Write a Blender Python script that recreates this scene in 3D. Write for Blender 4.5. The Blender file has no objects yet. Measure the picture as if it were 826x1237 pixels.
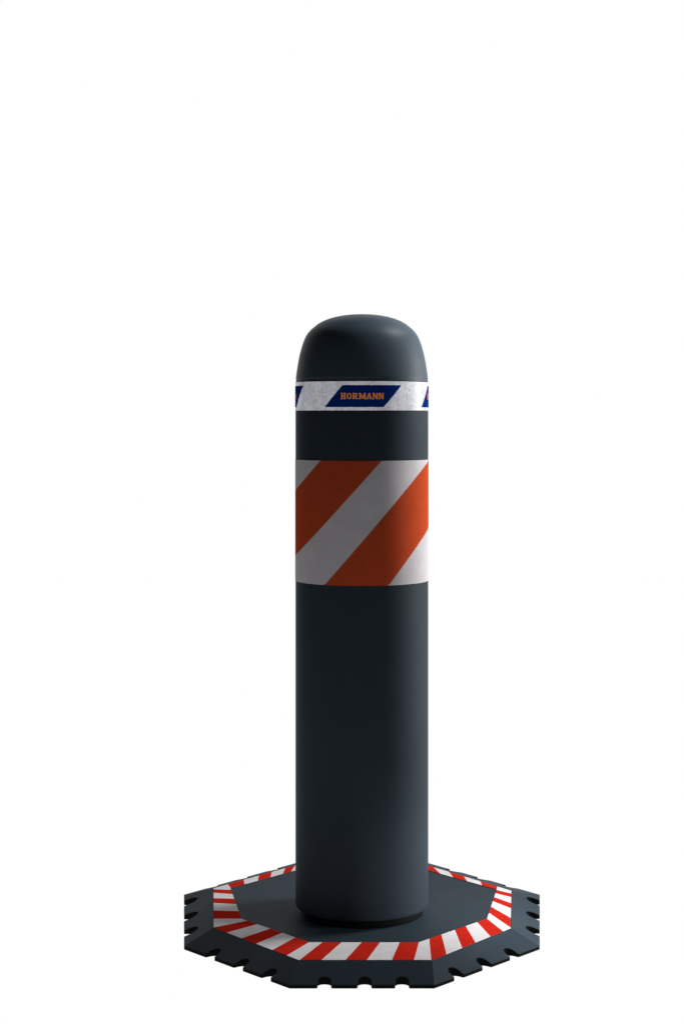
import bpy, bmesh, math, random
from mathutils import Vector

S = bpy.context.scene
C = S.collection
R = math.radians
random.seed(4)

# ------------------------------------------------------------------ camera
cam = bpy.data.cameras.new('camera')
camo = bpy.data.objects.new('camera', cam)
C.objects.link(camo)
camo.location = (0, -2.2, 0.615)
camo.rotation_euler = (R(90), 0, 0)
cam.sensor_fit = 'HORIZONTAL'
cam.sensor_width = 36
cam.lens = 36 * 2.2 / 0.826
cam.shift_x = -24.0 / 826          # view camera with shifted back: verticals stay parallel
cam.shift_y = -113.5 / 826
cam.clip_start = 0.05
cam.clip_end = 60
S.camera = camo

# ------------------------------------------------------------------ world (dim studio) and exposure
W = bpy.data.worlds.new('World')
S.world = W
W.use_nodes = True
bg = W.node_tree.nodes['Background']
bg.inputs[0].default_value = (0.92, 0.96, 1.0, 1)
bg.inputs[1].default_value = 0.03
S.view_settings.view_transform = 'Standard'
S.view_settings.look = 'None'
S.view_settings.exposure = 0
S.view_settings.gamma = 1


def aim(o, p):
    o.rotation_euler = (Vector(p) - o.location).to_track_quat('-Z', 'Y').to_euler()


def lamp(name, kind, loc, target, power, col=(1, 1, 1), **kw):
    l = bpy.data.lights.new(name, kind)
    l.energy = power
    l.color = col
    for k, v in kw.items():
        setattr(l, k, v)
    o = bpy.data.objects.new(name, l)
    C.objects.link(o)
    o.location = loc
    aim(o, target)
    return o


# tall softbox to the right, a little behind the bollard
lamp('softbox', 'AREA', (1.0, 0.36, 0.50), (0, 0, 0.36), 20.5, (1.0, 0.99, 0.97), shape='RECTANGLE', size=0.30, size_y=0.95)
# added lamp from high right to brighten the right half of the base
lamp('base_spot', 'SPOT', (0.62, -0.12, 0.95), (0.27, 0.0, 0.0), 17.0, (1, 0.99, 0.97), spot_size=R(27), spot_blend=1.0, shadow_soft_size=0.05)
# soft lamp added above the cap to brighten it alone
lamp('cap_spot', 'SPOT', (0.34, 0.05, 1.10), (0.01, -0.01, 0.71), 24.0, (0.95, 0.98, 1.0), spot_size=R(26), spot_blend=1.0, shadow_soft_size=0.08)
# low lamp added at the right, in place of bounce on the column foot
lamp('foot_spot', 'SPOT', (0.98, -0.26, 0.20), (0.06, -0.05, 0.05), 29.0, (1, 0.99, 0.97), spot_size=R(18), spot_blend=1.0, shadow_soft_size=0.05)
# fill lamp added at the camera so the retroreflective sheeting reads bright
lamp('camera_fill', 'POINT', (0.0, -2.2, 0.68), (0, 0, 0.5), 4.6, (1, 1, 1), shadow_soft_size=0.04)


# ------------------------------------------------------------------ materials
def mat(name):
    m = bpy.data.materials.new(name)
    m.use_nodes = True
    nt = m.node_tree
    return m, nt, nt.nodes['Principled BSDF'], nt.nodes['Material Output']


def rubber(name, col, rough, spec, bump=0.08, scale=1400, mottled=0.18, rough_var=0.06):
    m, nt, b, out = mat(name)
    N = nt.nodes
    L = nt.links
    tc = N.new('ShaderNodeTexCoord')
    n1 = N.new('ShaderNodeTexNoise')
    n1.inputs['Scale'].default_value = 9
    n1.inputs['Detail'].default_value = 6
    L.new(tc.outputs['Object'], n1.inputs['Vector'])
    ramp = N.new('ShaderNodeMixRGB')
    ramp.inputs[1].default_value = (*[c * (1 - mottled) for c in col], 1)
    ramp.inputs[2].default_value = (*[c * (1 + mottled) for c in col], 1)
    L.new(n1.outputs[0], ramp.inputs[0])
    L.new(ramp.outputs[0], b.inputs['Base Color'])
    mr = N.new('ShaderNodeMapRange')
    mr.inputs['To Min'].default_value = rough - rough_var
    mr.inputs['To Max'].default_value = rough + rough_var
    n3 = N.new('ShaderNodeTexNoise')
    n3.inputs['Scale'].default_value = 28
    n3.inputs['Detail'].default_value = 5
    L.new(tc.outputs['Object'], n3.inputs['Vector'])
    L.new(n3.outputs[0], mr.inputs['Value'])
    L.new(mr.outputs[0], b.inputs['Roughness'])
    b.inputs['Specular IOR Level'].default_value = spec
    n2 = N.new('ShaderNodeTexNoise')
    n2.inputs['Scale'].default_value = scale
    n2.inputs['Detail'].default_value = 3
    L.new(tc.outputs['Object'], n2.inputs['Vector'])
    n4 = N.new('ShaderNodeTexNoise')
    n4.inputs['Scale'].default_value = 60
    n4.inputs['Detail'].default_value = 2
    L.new(tc.outputs['Object'], n4.inputs['Vector'])
    ad = N.new('ShaderNodeMath')
    ad.operation = 'MULTIPLY_ADD'
    ad.inputs[1].default_value = 3.0
    L.new(n4.outputs[0], ad.inputs[0])
    L.new(n2.outputs[0], ad.inputs[2])
    bp = N.new('ShaderNodeBump')
    bp.inputs['Strength'].default_value = bump
    bp.inputs['Distance'].default_value = 0.0006
    L.new(ad.outputs[0], bp.inputs['Height'])
    L.new(bp.outputs[0], b.inputs['Normal'])
    return m


def sheeting(name, col, rough=0.4, spec=0.3, retro=0.0, retro_rough=0.45, mottled=0.05, scale=(60, 60, 60), tint=False):
    """printed sheeting; retro > 0 adds the part that throws light back to where it came from"""
    m, nt, b, out = mat(name)
    N = nt.nodes
    L = nt.links
    tc = N.new('ShaderNodeTexCoord')
    mp = N.new('ShaderNodeMapping')
    mp.inputs['Scale'].default_value = scale
    L.new(tc.outputs['Object'], mp.inputs[0])
    n1 = N.new('ShaderNodeTexNoise')
    n1.inputs['Scale'].default_value = 1
    n1.inputs['Detail'].default_value = 4
    L.new(mp.outputs[0], n1.inputs['Vector'])
    st = N.new('ShaderNodeMapRange')
    st.inputs['From Min'].default_value = 0.3
    st.inputs['From Max'].default_value = 0.7
    L.new(n1.outputs[0], st.inputs['Value'])
    mx = N.new('ShaderNodeMixRGB')
    mx.inputs[1].default_value = (*[c * (1 - mottled) for c in col], 1)
    mx.inputs[2].default_value = (*[min(1, c * (1 + mottled)) for c in col], 1)
    L.new(st.outputs[0], mx.inputs[0])
    colour = mx.outputs[0]
    if tint:
        vo = N.new('ShaderNodeTexVoronoi')
        vo.distance = 'CHEBYCHEV'
        vo.inputs['Scale'].default_value = 380
        L.new(tc.outputs['Object'], vo.inputs['Vector'])
        bw = N.new('ShaderNodeRGBToBW')
        L.new(vo.outputs['Color'], bw.inputs[0])
        vr = N.new('ShaderNodeMapRange')
        vr.inputs['To Min'].default_value = 0.72
        vr.inputs['To Max'].default_value = 1.16
        L.new(bw.outputs[0], vr.inputs['Value'])
        vm = N.new('ShaderNodeMixRGB')
        vm.blend_type = 'MULTIPLY'
        vm.inputs[0].default_value = 1
        L.new(colour, vm.inputs[1])
        L.new(vr.outputs[0], vm.inputs[2])
        colour = vm.outputs[0]
    if tint:                      # faint iridescence of the prismatic film
        n2 = N.new('ShaderNodeTexNoise')
        n2.inputs['Scale'].default_value = 0.8
        n2.inputs['Detail'].default_value = 1
        L.new(mp.outputs[0], n2.inputs['Vector'])
        mt = N.new('ShaderNodeMixRGB')
        mt.blend_type = 'MULTIPLY'
        mt.inputs[0].default_value = 0.14
        L.new(colour, mt.inputs[1])
        L.new(n2.outputs[1], mt.inputs[2])
        colour = mt.outputs[0]
    L.new(colour, b.inputs['Base Color'])
    b.inputs['Roughness'].default_value = rough
    b.inputs['Specular IOR Level'].default_value = spec
    if retro > 0:
        geo = N.new('ShaderNodeNewGeometry')
        gl = N.new('ShaderNodeBsdfAnisotropic')
        gl.inputs['Roughness'].default_value = retro_rough
        L.new(geo.outputs['Incoming'], gl.inputs['Normal'])
        rc = N.new('ShaderNodeMixRGB')
        rc.blend_type = 'MULTIPLY'
        rc.inputs[0].default_value = 1
        rc.inputs[2].default_value = (retro, retro, retro, 1)
        L.new(colour, rc.inputs[1])
        L.new(rc.outputs[0], gl.inputs['Color'])
        ad = N.new('ShaderNodeAddShader')
        L.new(b.outputs[0], ad.inputs[0])
        L.new(gl.outputs[0], ad.inputs[1])
        L.new(ad.outputs[0], out.inputs['Surface'])
    return m


M_COL = rubber('anthracite_plastic', (0.0245, 0.034, 0.044), 0.6, 0.03)
M_BASE = rubber('dark_rubber', (0.029, 0.044, 0.058), 0.6, 0.035)
M_BLACK = rubber('rubber_in_shade', (0.004, 0.005, 0.005), 0.7, 0.03)  # near-black holding the shade of the cut edge and foot gap
M_CAP = rubber('anthracite_cap_plastic', (0.044, 0.062, 0.080), 0.5, 0.10)
M_WHITE = sheeting('white_sheeting', (0.50, 0.48, 0.50), 0.5, 0.0)
M_ORANGE = sheeting('orange_sheeting', (0.42, 0.058, 0.019), 0.5, 0.0)
M_TWHITE = sheeting('white_tape', (0.82, 0.79, 0.81), 0.5, 0.0)
M_TRED = sheeting('red_tape', (0.62, 0.025, 0.014), 0.5, 0.0)
M_SILVER = sheeting('silver_film', (0.38, 0.385, 0.41), 0.35, 0.15, retro_rough=0.38, retro=2.0, mottled=0.14, scale=(70, 70, 45), tint=True)
M_BLUE = sheeting('blue_print', (0.002, 0.018, 0.13), 0.35, 0.0, retro_rough=0.38, retro=0.35, mottled=0.15, scale=(70, 70, 200))
M_LETTER = sheeting('orange_print', (0.62, 0.20, 0.05), 0.4, 0.0, retro_rough=0.38, retro=0.75, mottled=0.05)

mg, nt, b, out = mat('glowing_white_backdrop')      # emission added so floor and backdrop stay plain white without shadows
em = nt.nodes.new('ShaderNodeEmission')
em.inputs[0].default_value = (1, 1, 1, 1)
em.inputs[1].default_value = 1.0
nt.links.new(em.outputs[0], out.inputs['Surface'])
M_BACKDROP = mg


# ------------------------------------------------------------------ helpers
def obj(name, bm, mats, parent=None, smooth=False, angle=35):
    bm.normal_update()
    me = bpy.data.meshes.new(name)
    bm.to_mesh(me)
    bm.free()
    for m in mats:
        me.materials.append(m)
    if smooth:
        me.polygons.foreach_set('use_smooth', [True] * len(me.polygons))
        me.set_sharp_from_angle(angle=R(angle))
    o = bpy.data.objects.new(name, me)
    C.objects.link(o)
    if parent:
        o.parent = parent
    return o


def mm(v):
    return v * 0.001


def lathe(bm, prof, n=160):
    """prof: list of (r, z) in mm from bottom to top"""
    rings = []
    for r, z in prof:
        if r < 0.01:
            rings.append([bm.verts.new((0, 0, mm(z)))])
        else:
            rings.append([bm.verts.new((mm(r) * math.sin(2 * math.pi * k / n), -mm(r) * math.cos(2 * math.pi * k / n), mm(z))) for k in range(n)])
    for a, b_ in zip(rings, rings[1:]):
        for k in range(n):
            k2 = (k + 1) % n
            if len(a) == 1 and len(b_) == 1:
                continue
            if len(b_) == 1:
                bm.faces.new((a[k], a[k2], b_[0]))
            elif len(a) == 1:
                bm.faces.new((a[0], b_[k2], b_[k]))
            else:
                bm.faces.new((a[k], a[k2], b_[k2], b_[k]))


# ------------------------------------------------------------------ setting: one white sweep, floor running up into the backdrop
bm = bmesh.new()
prof = [(-0.75, 0.0), (0.9, 0.0)]
for k in range(1, 13):
    a = R(90) * k / 12
    prof.append((0.9 + 0.4 * math.sin(a), 0.4 - 0.4 * math.cos(a)))
prof.append((1.3, 2.0))
va = [bm.verts.new((-0.62 if k == 0 else -1.5, y, z)) for k, (y, z) in enumerate(prof)]
vb = [bm.verts.new((0.75 if k == 0 else 1.5, y, z)) for k, (y, z) in enumerate(prof)]
for k in range(len(prof) - 1):
    bm.faces.new((va[k], vb[k], vb[k + 1], va[k + 1]))
g = obj('ground', bm, [M_BACKDROP], None, True)
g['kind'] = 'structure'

# ------------------------------------------------------------------ the bollard
root = bpy.data.objects.new('traffic_bollard', None)
C.objects.link(root)
root.location = (0, 0, 0)
root['label'] = 'dark grey round bollard with orange and white band on octagonal striped base plate'
root['category'] = 'bollard'

# --- base plate: octagon with a sloped rim, three slots cut into every edge (mm)
OUT = [(-227.0, 125.0), (-205.5, -95.0), (-78.1, -239.1), (78.1, -239.1), (205.5, -95.0), (227.0, 125.0), (75.8, 289.0), (-75.8, 289.0)]
TO = [(-187.8, 108.3), (-173.4, -69.2), (-69.6, -196.6), (77.1, -196.6), (173.7, -71.3), (188.4, 96.2), (73.3, 244.7), (-66.9, 253.4)]
TI = [(-167.0, 111.1), (-143.4, -32.0), (-59.3, -129.4), (64.8, -129.4), (148.8, -32.0), (170.4, 103.0), (67.2, 223.1), (-61.9, 231.0)]
ZW = [6, 4, 4, 4, 4, 6, 10.6, 10.6]
ZP = 18.0
NT = [[0.184, 0.482, 0.771], [0.259, 0.531, 0.789], [0.241, 0.518, 0.777], [0.223, 0.484, 0.748], [0.237, 0.526, 0.825],
      [0.215, 0.441, 0.673], [0.2, 0.5, 0.8], [0.297, 0.55, 0.788]]
V2 = lambda p: Vector((p[0], p[1]))


def crease(k):          # crease between rim and flat top, just outside the tape
    o, t = V2(OUT[k % 8]), V2(TO[k % 8])
    return t + (o - t) * 0.03


bm = bmesh.new()
vt = {}


def tv(p, z):
    key = (round(p[0], 2), round(p[1], 2), round(z, 2))
    if key not in vt:
        vt[key] = bm.verts.new((mm(p[0]), mm(p[1]), mm(z)))
    return vt[key]


bottom_loop = []
for k in range(8):
    a, b2 = V2(OUT[k]), V2(OUT[(k + 1) % 8])
    c, d = crease(k), crease(k + 1)
    e = (b2 - a)
    ln = e.length
    e.normalize()
    inn = Vector((-e.y, e.x))
    if (c - a).dot(inn) < 0:
        inn = -inn
    wa, wb = ZW[k], ZW[(k + 1) % 8]
    da, db = (c - a).dot(inn), (d - b2).dot(inn)
    pts = [(a, wa)]

    def hz(p):
        s = max(0, min(1, (p - a).dot(e) / ln))
        h = (p - a).dot(inn)
        w0 = wa + (wb - wa) * s
        return w0 + (ZP - w0) * h / (da + (db - da) * s)
    side = k in (0, 4)
    hw, dep = (12.0, 17.0) if side else ((10.0, 15.0) if k in (5, 7) else (7.4, 14.0))
    for t in NT[k]:
        m0 = a + e * (ln * t)
        r = 1.6
        loc = [(-hw - r, 0), (-hw - r * 0.3, r * 0.3), (-hw, r)]
        ry = min(hw, 10.0)
        cy = dep - ry
        for q in range(13):
            an = math.pi * (1 - q / 12)
            loc.append((hw * math.cos(an), cy + ry * math.sin(an)))
        loc += [(hw, r), (hw + r * 0.3, r * 0.3), (hw + r, 0)]
        for s, h in loc:
            p = m0 + e * s + inn * h
            pts.append((p, hz(p)))
    pts.append((b2, wb))
    top = [tv(p, z) for p, z in pts]
    low = [tv(p, 0) for p, z in pts]
    f = bm.faces.new(top + [tv(d, ZP), tv(c, ZP)])
    for q in range(len(pts) - 1):
        bm.faces.new((low[q], low[q + 1], top[q + 1], top[q])).material_index = 1   # shade of the cut edge, put in as a near-black colour
    bottom_loop += low[:-1]
ring = [tv(crease(k), ZP) for k in range(8)]
bm.faces.new(ring)
bm.faces.new(bottom_loop)
bmesh.ops.recalc_face_normals(bm, faces=bm.faces[:])
bmesh.ops.triangulate(bm, faces=[f for f in bm.faces if len(f.verts) > 10])
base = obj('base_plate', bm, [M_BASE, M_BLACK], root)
bv = base.modifiers.new('bevel', 'BEVEL')
bv.width = 0.0008
bv.segments = 2
bv.limit_method = 'ANGLE'
bv.angle_limit = R(40)

# --- red and white tape ring on the base
ST = [(0.0296, 0.0708), (0.1245, 0.216), (0.2686, 0.3721), (0.3923, 0.5412), (0.5891, 0.7663), (0.79, 0.9975), (1.001, 1.0897),
      (1.1642, 1.2423), (1.3452, 1.4343), (1.5164, 1.6098), (1.7069, 1.799), (1.8697, 1.9942), (2.0087, 2.1161), (2.1719, 2.2921),
      (2.3526, 2.4757), (2.5127, 2.6449), (2.6996, 2.824), (2.8653, 2.9992), (2.9944, 3.1462), (3.1756, 3.3208), (3.3687, 3.5165),
      (3.5366, 3.6774), (3.7298, 3.8507), (3.8942, 4.0027), (4.0103, 4.1932), (4.2543, 4.3939), (4.5078, 4.5854), (4.6496, 4.7233),
      (4.8179, 4.8635), (4.9214, 4.9791), (5.1399, 5.0009), (5.3164, 5.1676), (5.483, 5.3421), (5.6452, 5.503), (5.8107, 5.6566),
      (5.9352, 5.8258), (6.15, 6.15), (6.55, 6.55), (7.1811, 7.2919), (7.2845, 7.3936), (7.4215, 7.5407), (7.5563, 7.6848),
      (7.7085, 7.8399), (7.8644, 7.9972)]


def on(path, u):
    k = int(math.floor(u)) % 8
    a, b2 = V2(path[k]), V2(path[(k + 1) % 8])
    return a + (b2 - a) * (u - math.floor(u))


def run(path, u0, u1):
    r = [on(path, u0)]
    for k in range(int(math.floor(u0)) + 1, int(math.ceil(u1))):
        if u0 + 0.003 < k < u1 - 0.003:
            r.append(on(path, k))
    r.append(on(path, u1))
    return r


bm = bmesh.new()
ZT = ZP + 0.5
for k, (o0, i0) in enumerate(ST):
    o1, i1 = ST[(k + 1) % len(ST)]
    if o1 < o0:
        o1 += 8
    if i1 < i0:
        i1 += 8
    po, pi_ = run(TO, o0, o1), run(TI, i0, i1)
    poly = po + pi_[::-1]
    f = bm.faces.new([bm.verts.new((mm(p.x), mm(p.y), mm(ZT))) for p in poly])
    f.material_index = k % 2
    f.normal_update()
    if f.normal.z < 0:
        f.normal_flip()
    for path in (po, pi_):
        for p, q in zip(path, path[1:]):
            f = bm.faces.new([bm.verts.new((mm(v[0]), mm(v[1]), mm(v[2]))) for v in
                              ((p.x, p.y, ZP - 0.2), (q.x, q.y, ZP - 0.2), (q.x, q.y, ZT), (p.x, p.y, ZT))])
            f.material_index = k % 2
bmesh.ops.remove_doubles(bm, verts=bm.verts[:], dist=1e-6)
obj('base_tape', bm, [M_TRED, M_TWHITE], root)

# --- neck between column and base; its black and flared foot carry the contact shade
bm = bmesh.new()
lathe(bm, [(73.8, 17.5), (73.8, 18.5), (71.5, 20), (70, 29)])
obj('neck', bm, [M_BLACK], root, True)

# --- column
bm = bmesh.new()
lathe(bm, [(60, 27.4), (77.8, 27.4), (79.3, 28.0), (80, 29.4), (80.1, 32), (80.1, 90)] +
      [(80.1, 90 + 30 * k) for k in range(1, 19)] + [(80.1, 658.6)])
obj('column', bm, [M_COL], root, True)

# --- rounded cap
bm = bmesh.new()
capp = [(79.5, 658.8), (79.5, 662.0), (79.8, 662.8), (79.6, 664.4), (78.6, 672), (77.0, 682), (74.9, 692.5), (72.3, 702), (70.0, 708.6), (68.0, 713.2),
        (65.4, 717.4), (62.0, 721.4), (58.0, 724.8), (53.0, 728.8), (47.0, 732.2), (40.0, 735.0), (32.0, 737.3), (24.0, 738.9),
        (16.0, 739.9), (8.0, 740.4), (0, 740.5)]
lathe(bm, capp)
obj('cap', bm, [M_CAP], root, True, 60)

# --- warning band with slanting stripes
RB = 80.45
ZB0, ZB1 = 419.4, 565.2
bm = bmesh.new()


def wav(deg):            # sideways run of the printed pattern around the column
    s = -1 if deg < 0 else 1
    d = abs(deg)
    if d < 76:
        return s * RB * math.sin(R(d))
    e = min(d, 110) - 76
    return s * RB * (math.sin(R(76)) + R(e) * (0.24 + 0.66 * e / 68) + max(0, R(d - 110)) * 0.9)


def zpix(y, w):          # height from picture row at sideways offset w
    dep = math.sqrt(max(0, RB * RB - w * w))
    return 615 + (505 - y) * (2200 - dep) / 2200


def line(w0, y0, w1, y1):
    za, zb = zpix(y0, w0), zpix(y1, w1)
    k = (zb - za) / (w1 - w0)
    return (k, za - k * w0)


LN = [line(-49, 556.5, -80, 592), line(22.7, 557, -80, 670.5), line(79.6, 557, -43, 705.7), line(79.6, 638.5, 32, 706.5)]
k0, c0 = LN[0]
pre = [(1.13, c0 + 78 * j) for j in range(6, 0, -1)]
k3, c3 = LN[3]
post = [(1.25, 565 - 1.25 * 79.6 - 150 - 80 * j) for j in range(0, 6)]
LN = pre + LN + post
NS = 180
prev = None
for j in range(NS + 1):
    deg = -180 + 360 * j / NS
    w = wav(deg)
    zs = [max(ZB0, min(ZB1, k * w + c)) for k, c in LN]
    zs = [ZB1] + zs + [ZB0]
    for q in range(1, len(zs)):
        zs[q] = min(zs[q], zs[q - 1])
    cur = (deg, zs)
    if prev:
        for q in range(len(zs) - 1):
            pts = [(prev[0], prev[1][q]), (prev[0], prev[1][q + 1]), (deg, zs[q + 1]), (deg, zs[q])]
            if abs(pts[0][1] - pts[1][1]) < 1e-4 and abs(pts[2][1] - pts[3][1]) < 1e-4:
                continue
            uniq = []
            for p in pts:
                if not uniq or (abs(p[0] - uniq[-1][0]) > 1e-6 or abs(p[1] - uniq[-1][1]) > 1e-4):
                    uniq.append(p)
            if len(uniq) > 2 and abs(uniq[0][0] - uniq[-1][0]) < 1e-6 and abs(uniq[0][1] - uniq[-1][1]) < 1e-4:
                uniq.pop()
            if len(uniq) < 3:
                continue
            f = bm.faces.new([bm.verts.new((mm(RB) * math.sin(R(t)), -mm(RB) * math.cos(R(t)), mm(z))) for t, z in uniq])
            f.material_index = q % 2
    prev = cur
bmesh.ops.remove_doubles(bm, verts=bm.verts[:], dist=1e-6)
for z in (ZB0, ZB1):     # edge thickness of the film
    n = NS
    for j in range(n):
        t0, t1 = R(360 * j / n), R(360 * (j + 1) / n)
        bm.faces.new([bm.verts.new((mm(r) * math.sin(t), -mm(r) * math.cos(t), mm(z))) for r, t in
                      ((80.0, t0), (80.0, t1), (RB, t1), (RB, t0))])
obj('warning_band', bm, [M_WHITE, M_ORANGE], root, True, 30)

# --- reflective name band under the cap
RS = 80.4
bm = bmesh.new()
lathe(bm, [(80.0, 624.0), (RS, 624.2), (RS, 641), (RS, 658.0), (80.0, 658.2)])
band = obj('reflective_band', bm, [M_SILVER], root, True, 30)

# letters, drawn as strokes in a unit box (width, height 1): bold with slab serifs
SW = 0.24


def quad(x0, y0, x1, y1):
    return [(x0, y0), (x1, y0), (x1, y1), (x0, y1)]


def stroke(x0, y0, x1, y1, w):
    return [(x0 - w / 2, y0), (x0 + w / 2, y0), (x1 + w / 2, y1), (x1 - w / 2, y1)]


def slab(x, y, w=0.42, h=0.13):
    return quad(x - w / 2, y, x + w / 2, y + h)


def ring_(cx, cy, rx, ry, tx, ty, a0=0, a1=360, n=20):
    q = []
    for k in range(n):
        t0, t1 = R(a0 + (a1 - a0) * k / n), R(a0 + (a1 - a0) * (k + 1) / n)
        q.append([(cx + rx * math.cos(t0), cy + ry * math.sin(t0)), (cx + rx * math.cos(t1), cy + ry * math.sin(t1)),
                  (cx + (rx - tx) * math.cos(t1), cy + (ry - ty) * math.sin(t1)), (cx + (rx - tx) * math.cos(t0), cy + (ry - ty) * math.sin(t0))])
    return q


def letter(ch):
    if ch == 'H':
        return 0.9, [stroke(.2, 0, .2, 1, SW), stroke(.7, 0, .7, 1, SW), quad(.2, .42, .7, .58)] + [slab(x, y) for x in (.2, .7) for y in (0, .87)]
    if ch == 'O':
        return 0.95, ring_(.475, .5, .45, .5, .23, .17)
    if ch == 'R':
        return 0.95, [stroke(.22, 0, .22, 1, SW), slab(.22, 0), quad(.05, .87, .5, 1), quad(.3, .42, .52, .55),
                      stroke(.5, .46, .78, 0, .26), quad(.68, 0, .95, .13)] + ring_(.5, .71, .34, .29, .22, .14, -90, 90, 12)
    if ch == 'M':
        return 1.2, [stroke(.18, 0, .18, 1, .22), stroke(1.02, 0, 1.02, 1, SW), stroke(.2, 1, .6, .1, .24), stroke(1.0, 1, .6, .1, .2)] + \
            [slab(.18, 0, .36), slab(1.02, 0), quad(0, .87, .25, 1), quad(.95, .87, 1.2, 1)]
    if ch == 'A':
        return 1.0, [stroke(.15, 0, .47, 1, .18), stroke(.8, 0, .5, 1, .28), quad(.28, .25, .7, .38), slab(.15, 0, .34), slab(.8, 0)]
    return 1.0, [stroke(.17, 0, .17, 1, .2), stroke(.83, 0, .83, 1, .2), stroke(.2, 1, .8, 0, .28)] + \
        [slab(.17, 0, .36), quad(0, .87, .25, 1), quad(.66, .87, 1.0, 1)]


# each letter's left and right bound along the panel, in mm of arc from the panel's text centre
WORD = [('H', -25.6, -19.3), ('O', -18.6, -12.4), ('R', -11.8, -5.0), ('M', -4.2, 4.2), ('A', 4.6, 11.2), ('N', 11.8, 18.4), ('N', 19.0, 25.4)]
TZ0, TZ1 = 637.2, 644.4


def cyl(bm, arc, z, r):
    t = arc / 80.4
    return bm.verts.new((mm(r) * math.sin(t), -mm(r) * math.cos(t), mm(z)))


def panel(deg):
    bm = bmesh.new()
    base_arc = R(deg) * 80.4
    rp = RS + 0.12
    top0, top1, bot0, bot1 = R(-16.3) * 80.4, R(35.1) * 80.4, R(-32.8) * 80.4, R(18.4) * 80.4
    n = 40
    for k in range(n):
        for zz in range(6):
            f = []
            for kk, zk in ((k, zz), (k + 1, zz), (k + 1, zz + 1), (k, zz + 1)):
                u, v = kk / n, zk / 6
                l = bot0 + (top0 - bot0) * v
                r_ = bot1 + (top1 - bot1) * v
                f.append(cyl(bm, base_arc + l + (r_ - l) * u, 627.9 + (653.6 - 627.9) * v, rp))
            bm.faces.new(f)
    bmesh.ops.remove_doubles(bm, verts=bm.verts[:], dist=1e-7)
    lay = 0
    for ch, x0, x1 in WORD:
        wd, polys = letter(ch)
        for p in polys:
            lay = (lay + 1) % 12
            rr = rp + 0.10 + 0.008 * lay
            f = bm.faces.new([cyl(bm, base_arc + 0.6 + x0 + (x1 - x0) * x / wd, TZ0 + (TZ1 - TZ0) * y, rr) for x, y in p])
            f.material_index = 1
            f.normal_update()
            c = f.calc_center_median()
            if f.normal.x * c.x + f.normal.y * c.y < 0:
                f.normal_flip()
    return obj('name_panel', bm, [M_BLUE, M_LETTER], band)


for a in (0, 94, 180, -94.5):
    panel(a)
